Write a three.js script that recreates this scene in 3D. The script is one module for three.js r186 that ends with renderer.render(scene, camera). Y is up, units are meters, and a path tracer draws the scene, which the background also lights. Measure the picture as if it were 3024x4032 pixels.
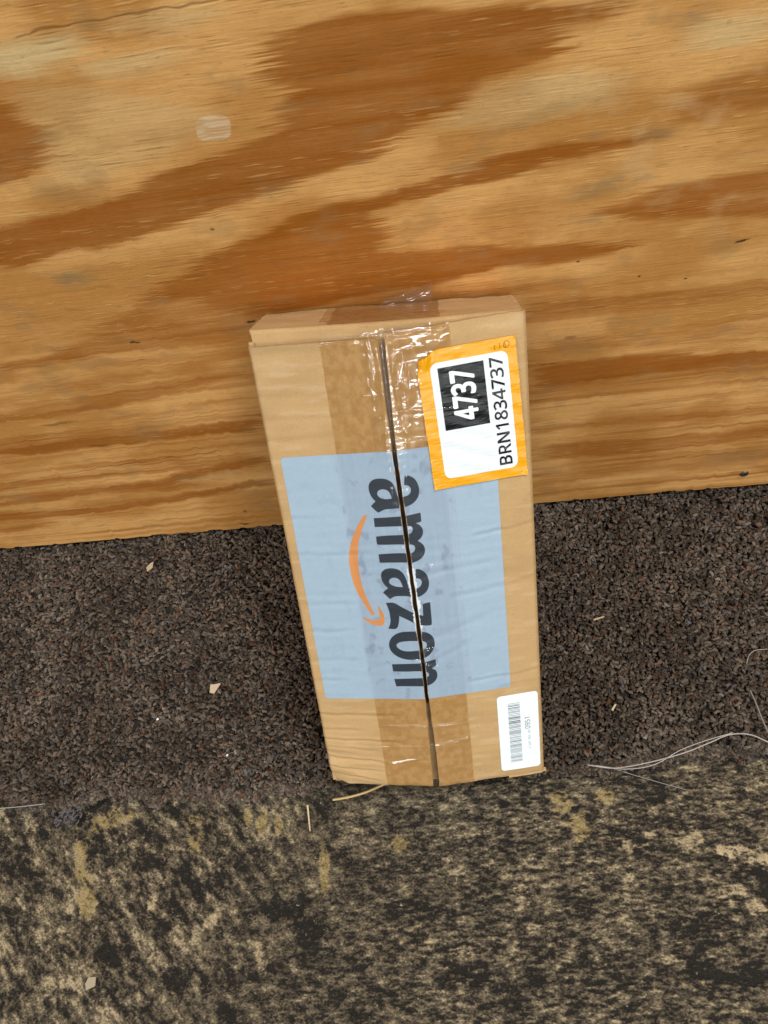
import * as THREE from 'three';
import { mergeGeometries } from 'three/addons/utils/BufferGeometryUtils.js';
import { RectAreaLightUniformsLib } from 'three/addons/lights/RectAreaLightUniformsLib.js';

// ---------- camera, light, exposure ----------
const scene = new THREE.Scene();
const camera = new THREE.PerspectiveCamera(68.94, 0.75, 0.02, 30);
camera.rotation.order = 'YXZ';
camera.position.set(0.03217, 0.71053, 0.40221);
camera.rotation.set(-1.038543, 0.179527, -0.240685);

const renderer = new THREE.WebGLRenderer({ antialias: true });
renderer.toneMapping = THREE.LinearToneMapping;
renderer.toneMappingExposure = 0.98;
renderer.shadowMap.enabled = true;
RectAreaLightUniformsLib.init();
scene.background = new THREE.Color().setRGB(0.03, 0.03, 0.03);   // even bounce of the large white hall that is not built
const LAMPS = [];                                            // two rows of long ceiling lights, a third row farther down the hall
for (const [z, r, l] of [[0.5, 1.15, -2.4], [2.8, 1.2, -2.5], [5.0, 0.8, -1.2], [7.2, 0.8, -1.2], [9.4, 0.8, -1.2]]) LAMPS.push([r, 2.75, z], [l, 2.75, z]);
LAMPS.push([2.8, 2.75, 5.0], [2.8, 2.75, 7.2]);
const LAMP_LENGTH = 0.95, LAMP_WIDTH = 0.34, LAMP_RADIANCE = 52;
const LAMP_COLOR = new THREE.Color().setRGB(0.97, 1.0, 1.0);

// ---------- helpers ----------
let seed = 20240611;
const rnd = () => { seed = (seed * 1664525 + 1013904223) >>> 0; return seed / 4294967296; };
const rr = (a, b) => a + (b - a) * rnd();
const HASH = new Float32Array(65536);
for (let i = 0; i < 65536; i++) HASH[i] = rnd();
const hs = (x, y) => { let k = (Math.imul(x, 374761393) + Math.imul(y, 668265263)) | 0; k = Math.imul(k ^ (k >>> 13), 1274126177); return HASH[(k ^ (k >>> 16)) & 65535]; };
function vn(x, y) {                                         // smooth value noise, 0..1
  const xi = Math.floor(x), yi = Math.floor(y); let fx = x - xi, fy = y - yi;
  fx = fx * fx * (3 - 2 * fx); fy = fy * fy * (3 - 2 * fy);
  const a = hs(xi, yi), b = hs(xi + 1, yi), c = hs(xi, yi + 1), d = hs(xi + 1, yi + 1);
  return a + (b - a) * fx + (c - a) * fy + (a - b - c + d) * fx * fy;
}
function fbm(x, y, o = 4) { let s = 0, w = 0.5, t = 0; for (let i = 0; i < o; i++) { s += w * vn(x, y); t += w; x = x * 2.03 + 17.1; y = y * 2.03 + 5.7; w *= 0.5; } return s / t; }
const ridge = (x, y) => 1 - Math.abs(2 * vn(x, y) - 1);
const clamp = (x, a = 0, b = 1) => Math.min(b, Math.max(a, x));
const lerp = (a, b, t) => a + (b - a) * t;
const sst = (a, b, x) => { const t = clamp((x - a) / (b - a)); return t * t * (3 - 2 * t); };
const mix3 = (a, b, t) => [lerp(a[0], b[0], t), lerp(a[1], b[1], t), lerp(a[2], b[2], t)];
const gauss = (x, s) => Math.exp(-x * x / (s * s));
const enc = (c) => Math.round(255 * clamp(c <= 0.0031308 ? c * 12.92 : 1.055 * Math.pow(c, 1 / 2.4) - 0.055));
function texture(w, h, color, wrap = THREE.ClampToEdgeWrapping) {      // color(i, j) -> linear rgb, j = 0 at v = 0
  const d = new Uint8Array(w * h * 4);
  for (let j = 0; j < h; j++) for (let i = 0; i < w; i++) {
    const c = color(i, j), k = 4 * (j * w + i);
    d[k] = enc(c[0]); d[k + 1] = enc(c[1]); d[k + 2] = enc(c[2]); d[k + 3] = 255;
  }
  const t = new THREE.DataTexture(d, w, h); t.colorSpace = THREE.SRGBColorSpace;
  t.magFilter = THREE.LinearFilter; t.minFilter = THREE.LinearFilter; t.wrapS = t.wrapT = wrap; t.needsUpdate = true; return t;
}
function heightmap(w, h, f, wrap = THREE.ClampToEdgeWrapping) {
  const d = new Uint8Array(w * h * 4);
  for (let j = 0; j < h; j++) for (let i = 0; i < w; i++) { const k = 4 * (j * w + i), c = Math.round(255 * clamp(f(i, j))); d[k] = d[k + 1] = d[k + 2] = c; d[k + 3] = 255; }
  const t = new THREE.DataTexture(d, w, h); t.magFilter = THREE.LinearFilter; t.minFilter = THREE.LinearFilter; t.wrapS = t.wrapT = wrap; t.needsUpdate = true; return t;
}
function part(name, g, m, parent = scene, label) {
  const o = new THREE.Mesh(g, m); o.name = name; o.castShadow = o.receiveShadow = true; parent.add(o);
  if (label) o.userData.label = label;
  return o;
}
function thing(name, label, category, group) {
  const o = new THREE.Group(); o.name = name; o.userData = { label, category }; if (group) o.userData.group = group; scene.add(o); return o;
}
function tag(o, label, category, group) { o.userData.label = label; o.userData.category = category; if (group) o.userData.group = group; return o; }
function grid(nu, nv, pos, uv) {                            // pos(a, b), uv(a, b) with a, b in 0..1
  const p = new Float32Array((nu + 1) * (nv + 1) * 3), t = new Float32Array((nu + 1) * (nv + 1) * 2), ix = [];
  for (let j = 0; j <= nv; j++) for (let i = 0; i <= nu; i++) {
    const k = j * (nu + 1) + i, P = pos(i / nu, j / nv), U = uv ? uv(i / nu, j / nv) : [i / nu, j / nv];
    p.set(P, 3 * k); t.set(U, 2 * k);
    if (i < nu && j < nv) ix.push(k, k + 1, k + nu + 2, k, k + nu + 2, k + nu + 1);
  }
  const g = new THREE.BufferGeometry();
  g.setAttribute('position', new THREE.BufferAttribute(p, 3)); g.setAttribute('uv', new THREE.BufferAttribute(t, 2)); g.setIndex(ix); g.computeVertexNormals();
  return g;
}
function slab(nu, nv, pos, uv, down) {                      // a curved sheet with thickness: top, underside and four edges
  const low = (a, b) => { const P = pos(a, b); return [P[0] + down[0], P[1] + down[1], P[2] + down[2]]; };
  const top = grid(nu, nv, pos, uv), under = grid(nu, nv, (a, b) => low(1 - a, b), (a, b) => uv(1 - a, b));
  const edge = (n, e) => grid(n, 1, (a, b) => { const [x, y] = e(a); return b ? pos(x, y) : low(x, y); }, (a) => uv(...e(a)));
  return mergeGeometries([top, under, edge(nu, (a) => [a, 0]), edge(nu, (a) => [1 - a, 1]), edge(nv, (b) => [0, 1 - b]), edge(nv, (b) => [1, b])]);
}
function boxUV(w, h, d, sx = 1, sy = 1, sz = 1) {           // a box whose uv are metres on every face
  const g = new THREE.BoxGeometry(w, h, d, sx, sy, sz), p = g.attributes.position, n = g.attributes.normal, u = g.attributes.uv;
  for (let i = 0; i < p.count; i++) {
    if (Math.abs(n.getZ(i)) > 0.5) u.setXY(i, p.getX(i), p.getY(i)); else if (Math.abs(n.getY(i)) > 0.5) u.setXY(i, p.getX(i), p.getZ(i)); else u.setXY(i, p.getZ(i), p.getY(i));
  }
  return g;
}

// ---------- outlines measured on the plywood (mm from the foot of the panel) and on the parcel's front (mm from its lower left corner) ----------
const LETTERS = [[[[92.6,283.4],[94.9,283.3],[97.3,282.0],[99.4,279.9],[100.8,277.0],[101.5,273.7],[101.5,270.4],[100.8,267.3],[99.3,264.7],[97.4,262.7],[94.7,261.0],[91.6,260.1],[89.0,259.7],[85.5,259.3],[81.2,259.2],[77.3,259.1],[75.1,258.7],[73.2,257.6],[71.1,256.7],[69.0,258.8],[66.6,262.0],[68.3,263.7],[70.3,265.5],[68.4,268.0],[67.1,271.1],[66.6,274.3],[66.8,277.1],[67.8,279.6],[69.7,281.5],[72.4,282.5],[75.4,282.6],[78.8,282.2],[81.6,280.9],[83.9,278.7],[85.0,275.6],[85.6,272.4],[86.2,269.1],[86.6,267.3],[89.4,267.8],[92.4,268.1],[94.7,269.2],[95.7,271.3],[95.8,273.6],[94.7,275.4],[92.9,276.2],[91.6,276.4],[92.0,280.1]],[[72.1,271.5],[73.2,273.5],[75.3,274.4],[77.8,274.3],[79.8,273.2],[81.1,271.3],[81.8,268.9],[81.9,267.0],[79.5,266.7],[76.5,266.8],[74.0,267.9],[72.5,269.6]]],[[[67.4,252.6],[76.1,252.7],[87.4,253.1],[90.4,253.2],[94.3,253.5],[97.8,253.9],[100.6,254.1],[100.7,250.9],[100.6,247.3],[98.3,246.7],[96.6,246.5],[98.6,245.2],[100.4,243.0],[101.2,240.3],[100.6,236.9],[99.1,234.3],[96.5,232.5],[98.5,230.9],[100.3,228.7],[101.1,225.6],[100.7,222.2],[99.1,219.4],[96.3,217.1],[93.0,215.9],[90.3,215.2],[87.3,216.2],[76.3,216.6],[67.3,216.7],[67.3,220.2],[67.3,223.7],[77.1,224.1],[86.0,224.0],[89.6,223.1],[92.5,223.7],[94.0,225.7],[94.2,227.9],[93.3,229.5],[91.9,230.2],[90.2,230.5],[82.3,231.0],[68.2,231.2],[67.0,232.0],[67.3,238.1],[74.4,238.5],[83.2,238.5],[89.7,238.4],[92.2,239.0],[93.9,240.9],[94.1,243.3],[93.0,244.9],[90.9,245.2],[83.9,245.4],[75.2,245.5],[67.3,245.6]]],[[[92.9,210.1],[95.3,209.9],[98.0,208.0],[100.0,205.2],[101.2,201.4],[101.4,197.2],[100.7,193.7],[99.0,190.6],[96.5,188.4],[93.2,186.8],[90.5,186.2],[87.0,187.9],[82.1,188.2],[77.5,188.3],[75.2,188.2],[73.3,187.2],[71.3,186.0],[68.9,188.7],[66.7,191.6],[68.6,193.7],[70.8,195.2],[68.6,197.9],[67.2,201.3],[66.8,204.9],[67.1,207.5],[68.3,209.8],[70.7,211.5],[73.9,212.1],[77.5,211.8],[80.9,210.4],[83.3,207.7],[84.7,204.4],[85.5,200.7],[85.9,196.6],[86.1,194.5],[90.1,193.8],[93.1,194.1],[95.3,196.1],[96.2,198.6],[95.8,201.0],[94.1,202.2],[92.1,202.6],[92.5,206.9]],[[72.1,200.9],[73.3,203.2],[75.7,204.0],[77.9,203.8],[80.0,202.4],[81.1,199.8],[81.8,196.4],[82.0,195.9],[78.9,196.0],[76.2,196.6],[73.6,198.0],[72.2,199.6]]],[[[67.7,182.7],[70.5,183.0],[73.7,182.8],[76.3,181.1],[79.2,178.9],[83.5,175.9],[86.9,173.9],[89.5,172.0],[92.2,171.3],[94.3,170.2],[94.6,175.2],[94.9,180.3],[97.2,180.9],[100.6,181.1],[100.4,172.1],[100.3,161.9],[99.0,161.0],[95.8,161.3],[92.6,162.1],[90.4,162.7],[87.8,164.2],[84.3,166.4],[80.0,169.2],[76.5,171.2],[76.1,167.7],[75.1,163.3],[73.7,160.3],[71.5,159.6],[69.2,159.8],[66.9,160.3],[68.4,162.9],[69.5,166.7],[69.6,171.0],[69.4,175.4],[68.7,179.2]]],[[[65.6,145.1],[66.5,149.0],[68.8,152.6],[72.4,155.4],[76.8,157.0],[82.4,157.3],[87.1,157.3],[92.1,156.4],[94.8,155.8],[97.8,153.8],[99.8,150.7],[100.8,146.9],[100.5,142.5],[99.3,139.9],[97.6,136.8],[95.0,134.1],[91.1,132.5],[85.4,131.6],[79.7,131.3],[74.6,132.5],[70.6,134.6],[67.2,138.3],[65.9,141.7]],[[71.2,144.5],[72.1,146.4],[74.4,147.8],[79.2,148.6],[84.8,148.8],[89.0,148.7],[93.0,147.7],[94.7,145.7],[94.5,142.9],[92.9,141.0],[88.6,140.1],[82.9,139.4],[77.7,139.3],[74.5,140.5],[72.2,142.5]]],[[[65.9,127.3],[75.5,127.6],[87.4,128.0],[93.1,129.0],[96.5,129.7],[99.8,130.2],[100.0,126.7],[99.8,124.1],[97.3,122.8],[96.3,122.1],[99.0,120.5],[100.1,117.7],[100.0,113.9],[98.5,110.7],[95.9,108.2],[92.4,106.7],[89.0,106.3],[78.0,106.4],[66.9,106.3],[66.6,109.8],[66.1,113.4],[74.0,113.7],[87.4,114.2],[90.7,114.1],[93.0,115.2],[93.9,116.8],[93.1,118.9],[91.4,120.4],[86.7,120.9],[74.7,120.4],[66.1,120.7]]]];
const SMILE = [[[63.2,255.7],[62.1,252.9],[60.3,249.1],[58.2,244.8],[56.2,240.0],[54.5,235.2],[53.2,229.8],[52.1,223.8],[51.5,217.7],[51.3,211.1],[51.4,204.4],[52.0,196.5],[53.2,190.2],[55.2,182.6],[56.9,177.2],[58.2,172.9],[56.2,171.8],[54.3,175.1],[52.5,179.5],[50.0,185.4],[47.6,191.4],[46.1,197.2],[45.1,203.5],[44.7,210.3],[44.8,215.9],[45.1,221.5],[46.1,226.5],[47.8,232.5],[49.8,237.4],[52.4,242.7],[55.0,247.4],[58.1,252.1],[61.2,255.6]],[[61.5,181.1],[63.4,177.6],[64.8,173.8],[65.2,169.5],[64.8,165.6],[63.5,163.2],[60.6,162.5],[57.5,163.3],[53.9,164.8],[50.5,167.6],[48.1,170.6],[51.7,169.5],[55.2,168.0],[58.4,167.5],[60.6,167.9],[61.6,170.6],[61.6,174.4],[61.4,178.2]]];
const DARK = [[1,[[-36,505],[-25,511],[-6,514],[31,512],[89,506],[128,500],[138,493],[118,491],[94,492],[104,486],[102,478],[78,476],[58,469],[47,457],[31,450],[11,442],[-4,434],[-27,428],[-51,423],[-70,418],[-88,415],[-105,411],[-128,404],[-156,397],[-183,393],[-205,394],[-239,385],[-255,392],[-305,391],[-286,419],[-239,420],[-219,422],[-191,422],[-167,427],[-142,432],[-130,439],[-102,443],[-84,448],[-55,453],[-37,458],[-47,463],[-32,471],[-36,484],[-41,495]]],[0.95,[[-127,373],[-104,383],[-77,391],[-51,400],[-31,407],[4,409],[42,417],[70,423],[97,427],[138,426],[178,422],[139,418],[112,414],[79,408],[56,408],[27,402],[9,398],[-4,389],[3,377],[-1,366],[23,361],[70,358],[104,355],[148,348],[182,345],[152,338],[118,335],[73,337],[54,332],[21,328],[-27,324],[-69,319],[-98,316],[-115,328],[-130,344],[-168,345],[-142,359]]],[0.55,[[-205,332],[-168,345],[-130,344],[-98,316],[-112,290],[-162,293],[-218,294],[-278,289],[-318,286],[-310,300],[-271,301]]],[0.9,[[-215,504],[-192,498],[-184,493],[-184,484],[-172,474],[-178,463],[-192,455],[-208,451],[-223,446],[-253,446]]],[0.75,[[132,375],[149,381],[185,390],[215,390],[242,391],[280,392],[296,349],[254,352],[223,358],[190,361],[157,368]]],[0.5,[[172,452],[220,461],[253,461],[265,431],[229,431],[204,432],[164,427],[148,424],[173,434]]],[0.5,[[100,302],[154,301],[213,299],[270,299],[315,299],[321,283],[276,283],[217,283],[156,282],[101,286]]],[0.4,[[106,262],[194,256],[285,253],[334,250],[343,226],[293,228],[227,236],[161,240],[106,243]]],[0.85,[[107,226],[144,229],[199,232],[244,222],[295,220],[346,217],[353,200],[301,202],[260,203],[204,205],[167,199],[109,196]]],[0.55,[[112,142],[194,146],[248,141],[319,143],[375,141],[379,130],[322,132],[250,130],[195,137],[112,131]]],[0.6,[[117,115],[221,109],[329,110],[386,112],[394,92],[335,90],[226,81],[119,86]]],[0.45,[[120,61],[229,64],[299,69],[342,70],[402,72],[408,55],[346,55],[307,36],[232,47],[121,38]]],[0.6,[[-418,227],[-350,233],[-298,235],[-240,245],[-184,254],[-119,263],[-122,254],[-181,242],[-234,231],[-291,224],[-355,224],[-425,218]]],[0.95,[[-445,188],[-377,189],[-308,191],[-242,192],[-177,195],[-129,198],[-129,177],[-190,180],[-248,178],[-303,176],[-339,174],[-382,180],[-453,177]]],[0.7,[[-507,98],[-427,103],[-348,113],[-275,114],[-213,129],[-132,140],[-135,128],[-214,112],[-267,99],[-341,98],[-393,93],[-435,90],[-516,85]]],[0.7,[[-523,76],[-442,80],[-342,74],[-280,78],[-212,90],[-137,99],[-140,87],[-217,74],[-285,65],[-349,61],[-452,63],[-536,57]]],[0.5,[[-546,42],[-460,49],[-404,55],[-384,51],[-416,41],[-471,31],[-556,27]]],[0.4,[[-194,228],[-128,233],[-123,220],[-191,215]]],[0.35,[[-331,265],[-280,270],[-208,273],[-159,282],[-112,288],[-113,280],[-172,267],[-221,260],[-295,257],[-336,257]]],[0.4,[[-168,537],[-133,537],[-107,535],[-90,537],[-118,543],[-165,543]]]];
const PALE = [[1,[[-206,525],[-177,523],[-136,525],[-130,523],[-154,510],[-176,507],[-186,508],[-218,507]]],[0.5,[[-116,527],[-66,528],[-51,523],[-81,519],[-116,520]]],[0.5,[[-147,508],[-109,509],[-78,512],[-87,501],[-126,499]]],[0.6,[[163,486],[189,489],[212,488],[217,471],[180,472]]],[0.5,[[58,466],[120,470],[157,463],[135,447],[83,444],[44,444]]],[0.35,[[-180,504],[-117,490],[-71,471],[-105,453],[-167,440],[-198,438],[-176,463],[-178,480]]]];
const GRAY = [[1,[[-227,376],[-213,378],[-200,372],[-206,366],[-220,365],[-229,371]]],[0.7,[[159,491],[175,493],[181,485],[168,484]]],[0.9,[[158,427],[171,429],[178,422],[165,418]]],[0.8,[[133,397],[151,404],[173,405],[170,395],[143,387],[114,386]]],[0.5,[[124,374],[141,375],[154,366],[137,361]]],[0.9,[[250,251],[268,252],[268,247],[253,245]]],[0.4,[[-121,319],[-96,320],[-101,302],[-123,300]]],[0.4,[[-198,438],[-178,442],[-164,433],[-180,425]]],[0.5,[[171,275],[184,278],[189,267],[176,264]]]];

// ---------- plywood panel ----------
{
  const X0 = -560, X1 = 440, Y0 = 0, Y1 = 600, TW = 2048, TH = 1230;     // mm
  const MW = 1000, MH = 600;
  const paint = (list) => {                                  // filled outlines, one value per mm, softened by a few mm
    const c = document.createElement('canvas'); c.width = MW; c.height = MH; const x = c.getContext('2d');
    x.fillStyle = '#000'; x.fillRect(0, 0, MW, MH); x.globalCompositeOperation = 'lighten';
    for (const [w, pts] of list) { const k = Math.round(255 * w); x.fillStyle = `rgb(${k},${k},${k})`; x.beginPath(); pts.forEach(([a, b], i) => x[i ? 'lineTo' : 'moveTo'](a - X0, b - Y0)); x.fill(); }
    const im = x.getImageData(0, 0, MW, MH).data; let f = new Float32Array(MW * MH);
    for (let i = 0; i < f.length; i++) f[i] = im[4 * i] / 255;
    const blur = (src, r, sx, sy) => { const o = new Float32Array(src.length); for (let j = 0; j < MH; j++) for (let i = 0; i < MW; i++) { let s = 0; for (let k = -r; k <= r; k++) s += src[clamp(j + k * sy, 0, MH - 1) * MW + clamp(i + k * sx, 0, MW - 1)]; o[j * MW + i] = s / (2 * r + 1); } return o; };
    f = blur(blur(f, 9, 1, 0), 3, 0, 1);
    return (x, y) => { const i = clamp(x - X0, 0, MW - 1.01), j = clamp(y - Y0, 0, MH - 1.01), a = Math.floor(i), b = Math.floor(j), s = i - a, t = j - b, k = b * MW + a; return lerp(lerp(f[k], f[k + 1], s), lerp(f[k + MW], f[k + MW + 1], s), t); };
  };
  const dark = paint(DARK), pale = paint(PALE), gray = paint(GRAY);
  const CRACK = [[-176, 524.5], [-147, 527.3], [-113, 527.4], [-72, 528.3], [-40, 531]];
  const SPLIT = [[-420, 130], [-300, 143], [-238, 148], [-176, 152]];
  const near = (line, x, y) => { for (let i = 0; i + 1 < line.length; i++) { const [a, b] = line[i], [c, d] = line[i + 1]; if (x >= a && x < c) return y - lerp(b, d, (x - a) / (c - a)); } return 1e3; };
  const SPOTS = [[241.5, 336.3, 5, 1.1, 1], [210.7, 307.2, 1.3, 0.8, 1], [133, 334.3, 1.3, 0.8, 1], [177.5, 314.5, 1.2, 0.8, 0.9], [-106, 397, 1.6, 1.1, 0.7], [-104.4, 312.2, 4.5, 1.3, 1], [-197.7, 303.7, 4, 1.4, 0.9], [-187, 39.4, 3, 2.4, 0.7], [-195, 12, 5, 2.2, 0.8], [-360, 240, 14, 3, 0.5], [-305, 215, 18, 2, 0.6], [-285, 178, 10, 1.4, 0.6], [120, 229, 9, 1.6, 0.5], [135, 258, 5, 2, 0.4], [-90, 243, 8, 2, 0.5], [322, 30, 9, 4, 0.6]];
  const bumpOf = new Float32Array(TW * TH);
  const light1 = [0.77, 0.405, 0.135], light2 = [0.56, 0.258, 0.068], darkW = [0.305, 0.088, 0.006], darkR = [0.37, 0.112, 0.015], paleW = [0.74, 0.53, 0.25], grayW = [0.27, 0.185, 0.085];
  const map = texture(TW, TH, (i, j) => {
    const x = X0 + (i + 0.5) / TW * (X1 - X0), y = Y0 + (j + 0.5) / TH * (Y1 - Y0);
    const g = y - 0.018 * x;                                 // grain runs almost level
    const comb = (vn(x * 0.025, g * 1.15) - 0.5) * 18 + (vn(x * 0.07, g * 2.3) - 0.5) * 14 + (fbm(x * 0.012, g * 0.05, 3) - 0.5) * 26;
    const wob = (fbm(x * 0.035, g * 0.12, 3) - 0.5) * 7;
    let d = dark(x + comb, y + wob);
    d = sst(0.04, 0.86, d + (vn(x * 0.03 + 8, g * 0.7) - 0.5) * 0.22) * lerp(0.72, 1.06, fbm(x * 0.012, g * 0.16, 4));
    // faint annual bands between the large figure
    const bands = sst(0.48, 0.80, fbm(x * 0.004 + 9, g * 0.11 + fbm(x * 0.006, g * 0.02, 2) * 2.6, 4)) * sst(420, 280, y + 0.25 * Math.abs(x)) * 0.62 + 0.35 * sst(0.55, 0.9, vn(x * 0.009 + 30, g * 0.42)) * sst(330, 180, y);
    d = clamp(Math.max(d, bands));
    const fine = vn(x * 0.045, g * 3.1) * 0.6 + vn(x * 0.11, g * 5.3) * 0.4;
    const patch = fbm(x * 0.016 + 40, g * 0.03, 4);
    let c = mix3(light2, light1, sst(0.30, 0.68, patch));
    c = mix3(c, mix3(darkW, darkR, fbm(x * 0.01, g * 0.03 + 7, 2)), clamp(d) * 0.95);
    c = mix3(c, paleW, pale(x + comb * 0.8, y + wob * 1.2) * 1.0 * (0.6 + 0.6 * patch));
    // streaks: raised pale fibres and darker fibre lines
    const s1 = sst(0.76, 0.94, vn(x * 0.075 + 3, g * 1.9)) * sst(0.35, 0.7, vn(x * 0.012, g * 0.11 + 4));
    c = mix3(c, [0.80, 0.50, 0.20], s1 * 0.38);
    const line = sst(0.62, 0.92, vn(x * 0.0075 + 12, g * 1.05 + wob * 0.25)); c = mix3(c, [0.30, 0.115, 0.022], line * 0.16);
    const s2 = sst(0.76, 0.95, vn(x * 0.04 + 71, g * 1.9 + 8)) * sst(0.4, 0.8, vn(x * 0.014 + 2, g * 0.09));
    c = mix3(c, [0.21, 0.085, 0.022], s2 * 0.5);
    const pore = sst(0.86, 0.97, vn(x * 0.16 + 5, g * 1.7 + 60)); c = mix3(c, [0.26, 0.11, 0.028], pore * 0.32);
    const grain = 0.91 + 0.12 * fine + 0.10 * (fbm(x * 0.007, g * 0.4, 2) - 0.5) + 0.10 * (vn(x * 2.2, y * 2.2) - 0.5) + 0.10 * (fbm(x * 0.25, y * 0.35, 3) - 0.5);
    c = c.map((v) => v * grain);
    // grey weather and glue stains with broken outlines
    const st = gray(x + comb * 0.4, y + wob) * sst(0.25, 0.55, fbm(x * 0.09, y * 0.16, 4));
    c = mix3(c, grayW, st * 0.7);
    const blot = sst(0.62, 0.78, fbm(x * 0.03 + 90, y * 0.045 + 3, 5)); c = mix3(c, [0.33, 0.20, 0.085], blot * 0.30);
    const rub = sst(0.52, 0.80, fbm(x * 0.05 + 33, y * 0.07 + 60, 4)) * sst(120, 260, x + 0.2 * y - 20) * sst(300, 420, y); c = mix3(c, [0.68, 0.43, 0.20], rub * 0.4);
    // splits, dents and marks
    let h = 0.5 + 0.18 * (fine - 0.5) + s1 * 0.12 - s2 * 0.12;
    for (const L of [CRACK, SPLIT]) { const q = near(L, x, y + (vn(x * 0.15, 3) - 0.5) * 1.6); if (Math.abs(q) < 4) { const k = gauss(q, 0.35 + 0.7 * vn(x * 0.08, 7)) * sst(0.15, 0.5, vn(x * 0.07, L[0][1])); c = mix3(c, [0.13, 0.05, 0.012], k * 0.5); h -= 0.25 * k; } }
    for (const [a, b, rx, ry, w] of SPOTS) { const q = Math.hypot((x - a) / rx, (y - b - 0.2 * (x - a) * (rx > 4 && ry < 1.2 ? 1 : 0)) / ry) + (vn(x * 0.9, y * 1.3) - 0.5) * 0.5; if (q < 1.3) { const k = sst(1.2, 0.6, q) * w; c = mix3(c, [0.05, 0.028, 0.015], k * (rx > 6 ? 0.6 : 0.9)); h -= 0.3 * k; } }
    // scrap of pale sticker left on the wood
    const px = (x + 83.5) / 10 - (y - 464) * 0.02, py = (y - 463.5) / 7.6, pq = Math.pow(Math.abs(px), 3.2) + Math.pow(Math.abs(py), 3.2);
    if (pq < 1.1) { const k = sst(1.1, 0.9, pq); const lines = sst(0.45, 0.75, vn(x * 0.12, g * 1.1 + 3)); c = mix3(c, mix3([0.60, 0.40, 0.20], [0.80, 0.62, 0.40], lines), k * 0.62); h += 0.1 * k; }
    bumpOf[j * TW + i] = h; return c;
  }, THREE.MirroredRepeatWrapping);
  const bump = heightmap(TW, TH, (i, j) => bumpOf[j * TW + i], THREE.MirroredRepeatWrapping);
  const wood = new THREE.MeshPhysicalMaterial({ map, bumpMap: bump, bumpScale: 0.0008, roughness: 0.6, specularIntensity: 0.12 });
  const edgeWood = new THREE.MeshStandardMaterial({ color: new THREE.Color().setRGB(0.42, 0.25, 0.11), roughness: 0.9 });
  const t = thing('plywood_panel', 'tall upright sheet of orange grained plywood behind the cardboard parcel', 'panel');
  const foot = (x) => 0.0072 + 0.0018 * (fbm(x * 60, 2, 4) - 0.5) + 0.0022 * sst(0.72, 0.85, vn(x * 110, 6));
  const front = grid(1250, 2, (a, b) => { const x = -1.25 + 2.5 * a; return [x, b ? 0.003 + 1.2 * b : foot(x), 0]; }, (a, b) => [(-1250 + 2500 * a - X0) / (X1 - X0), (3 + 1200 * b) / (Y1 - Y0)]);
  part('veneer', front, wood, t);
  const core = new THREE.BoxGeometry(2.5, 1.2, 0.0178); core.translate(0, 0.6095, -0.0095); part('core', core, edgeWood, t);
  // rusty screw near the foot of the panel
  const prof = [[0, 0.0002], [0.0010, 0.0003], [0.0019, 0.0014], [0.0037, 0.0012], [0.0043, 0.0006], [0.0045, -0.0006]].map(([r, z]) => new THREE.Vector2(r, z));
  const head = new THREE.LatheGeometry(prof.reverse(), 28); head.rotateX(Math.PI / 2); head.translate(0.3303, 0.0315, 0.0002);
  const sc = part('screw_head', head, new THREE.MeshStandardMaterial({ color: new THREE.Color().setRGB(0.11, 0.085, 0.075), metalness: 0.6, roughness: 0.45 }), t, 'dark countersunk screw head near the panel foot');
  const cross = mergeGeometries([0, Math.PI / 2].map((a) => { const b = new THREE.BoxGeometry(0.0040, 0.0009, 0.0006); b.rotateZ(a + 0.4); return b; })); cross.translate(0.3303, 0.0315, 0.0011);
  part('drive_recess', cross, new THREE.MeshStandardMaterial({ color: new THREE.Color().setRGB(0.012, 0.011, 0.011), roughness: 0.9 }), sc);
}

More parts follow.
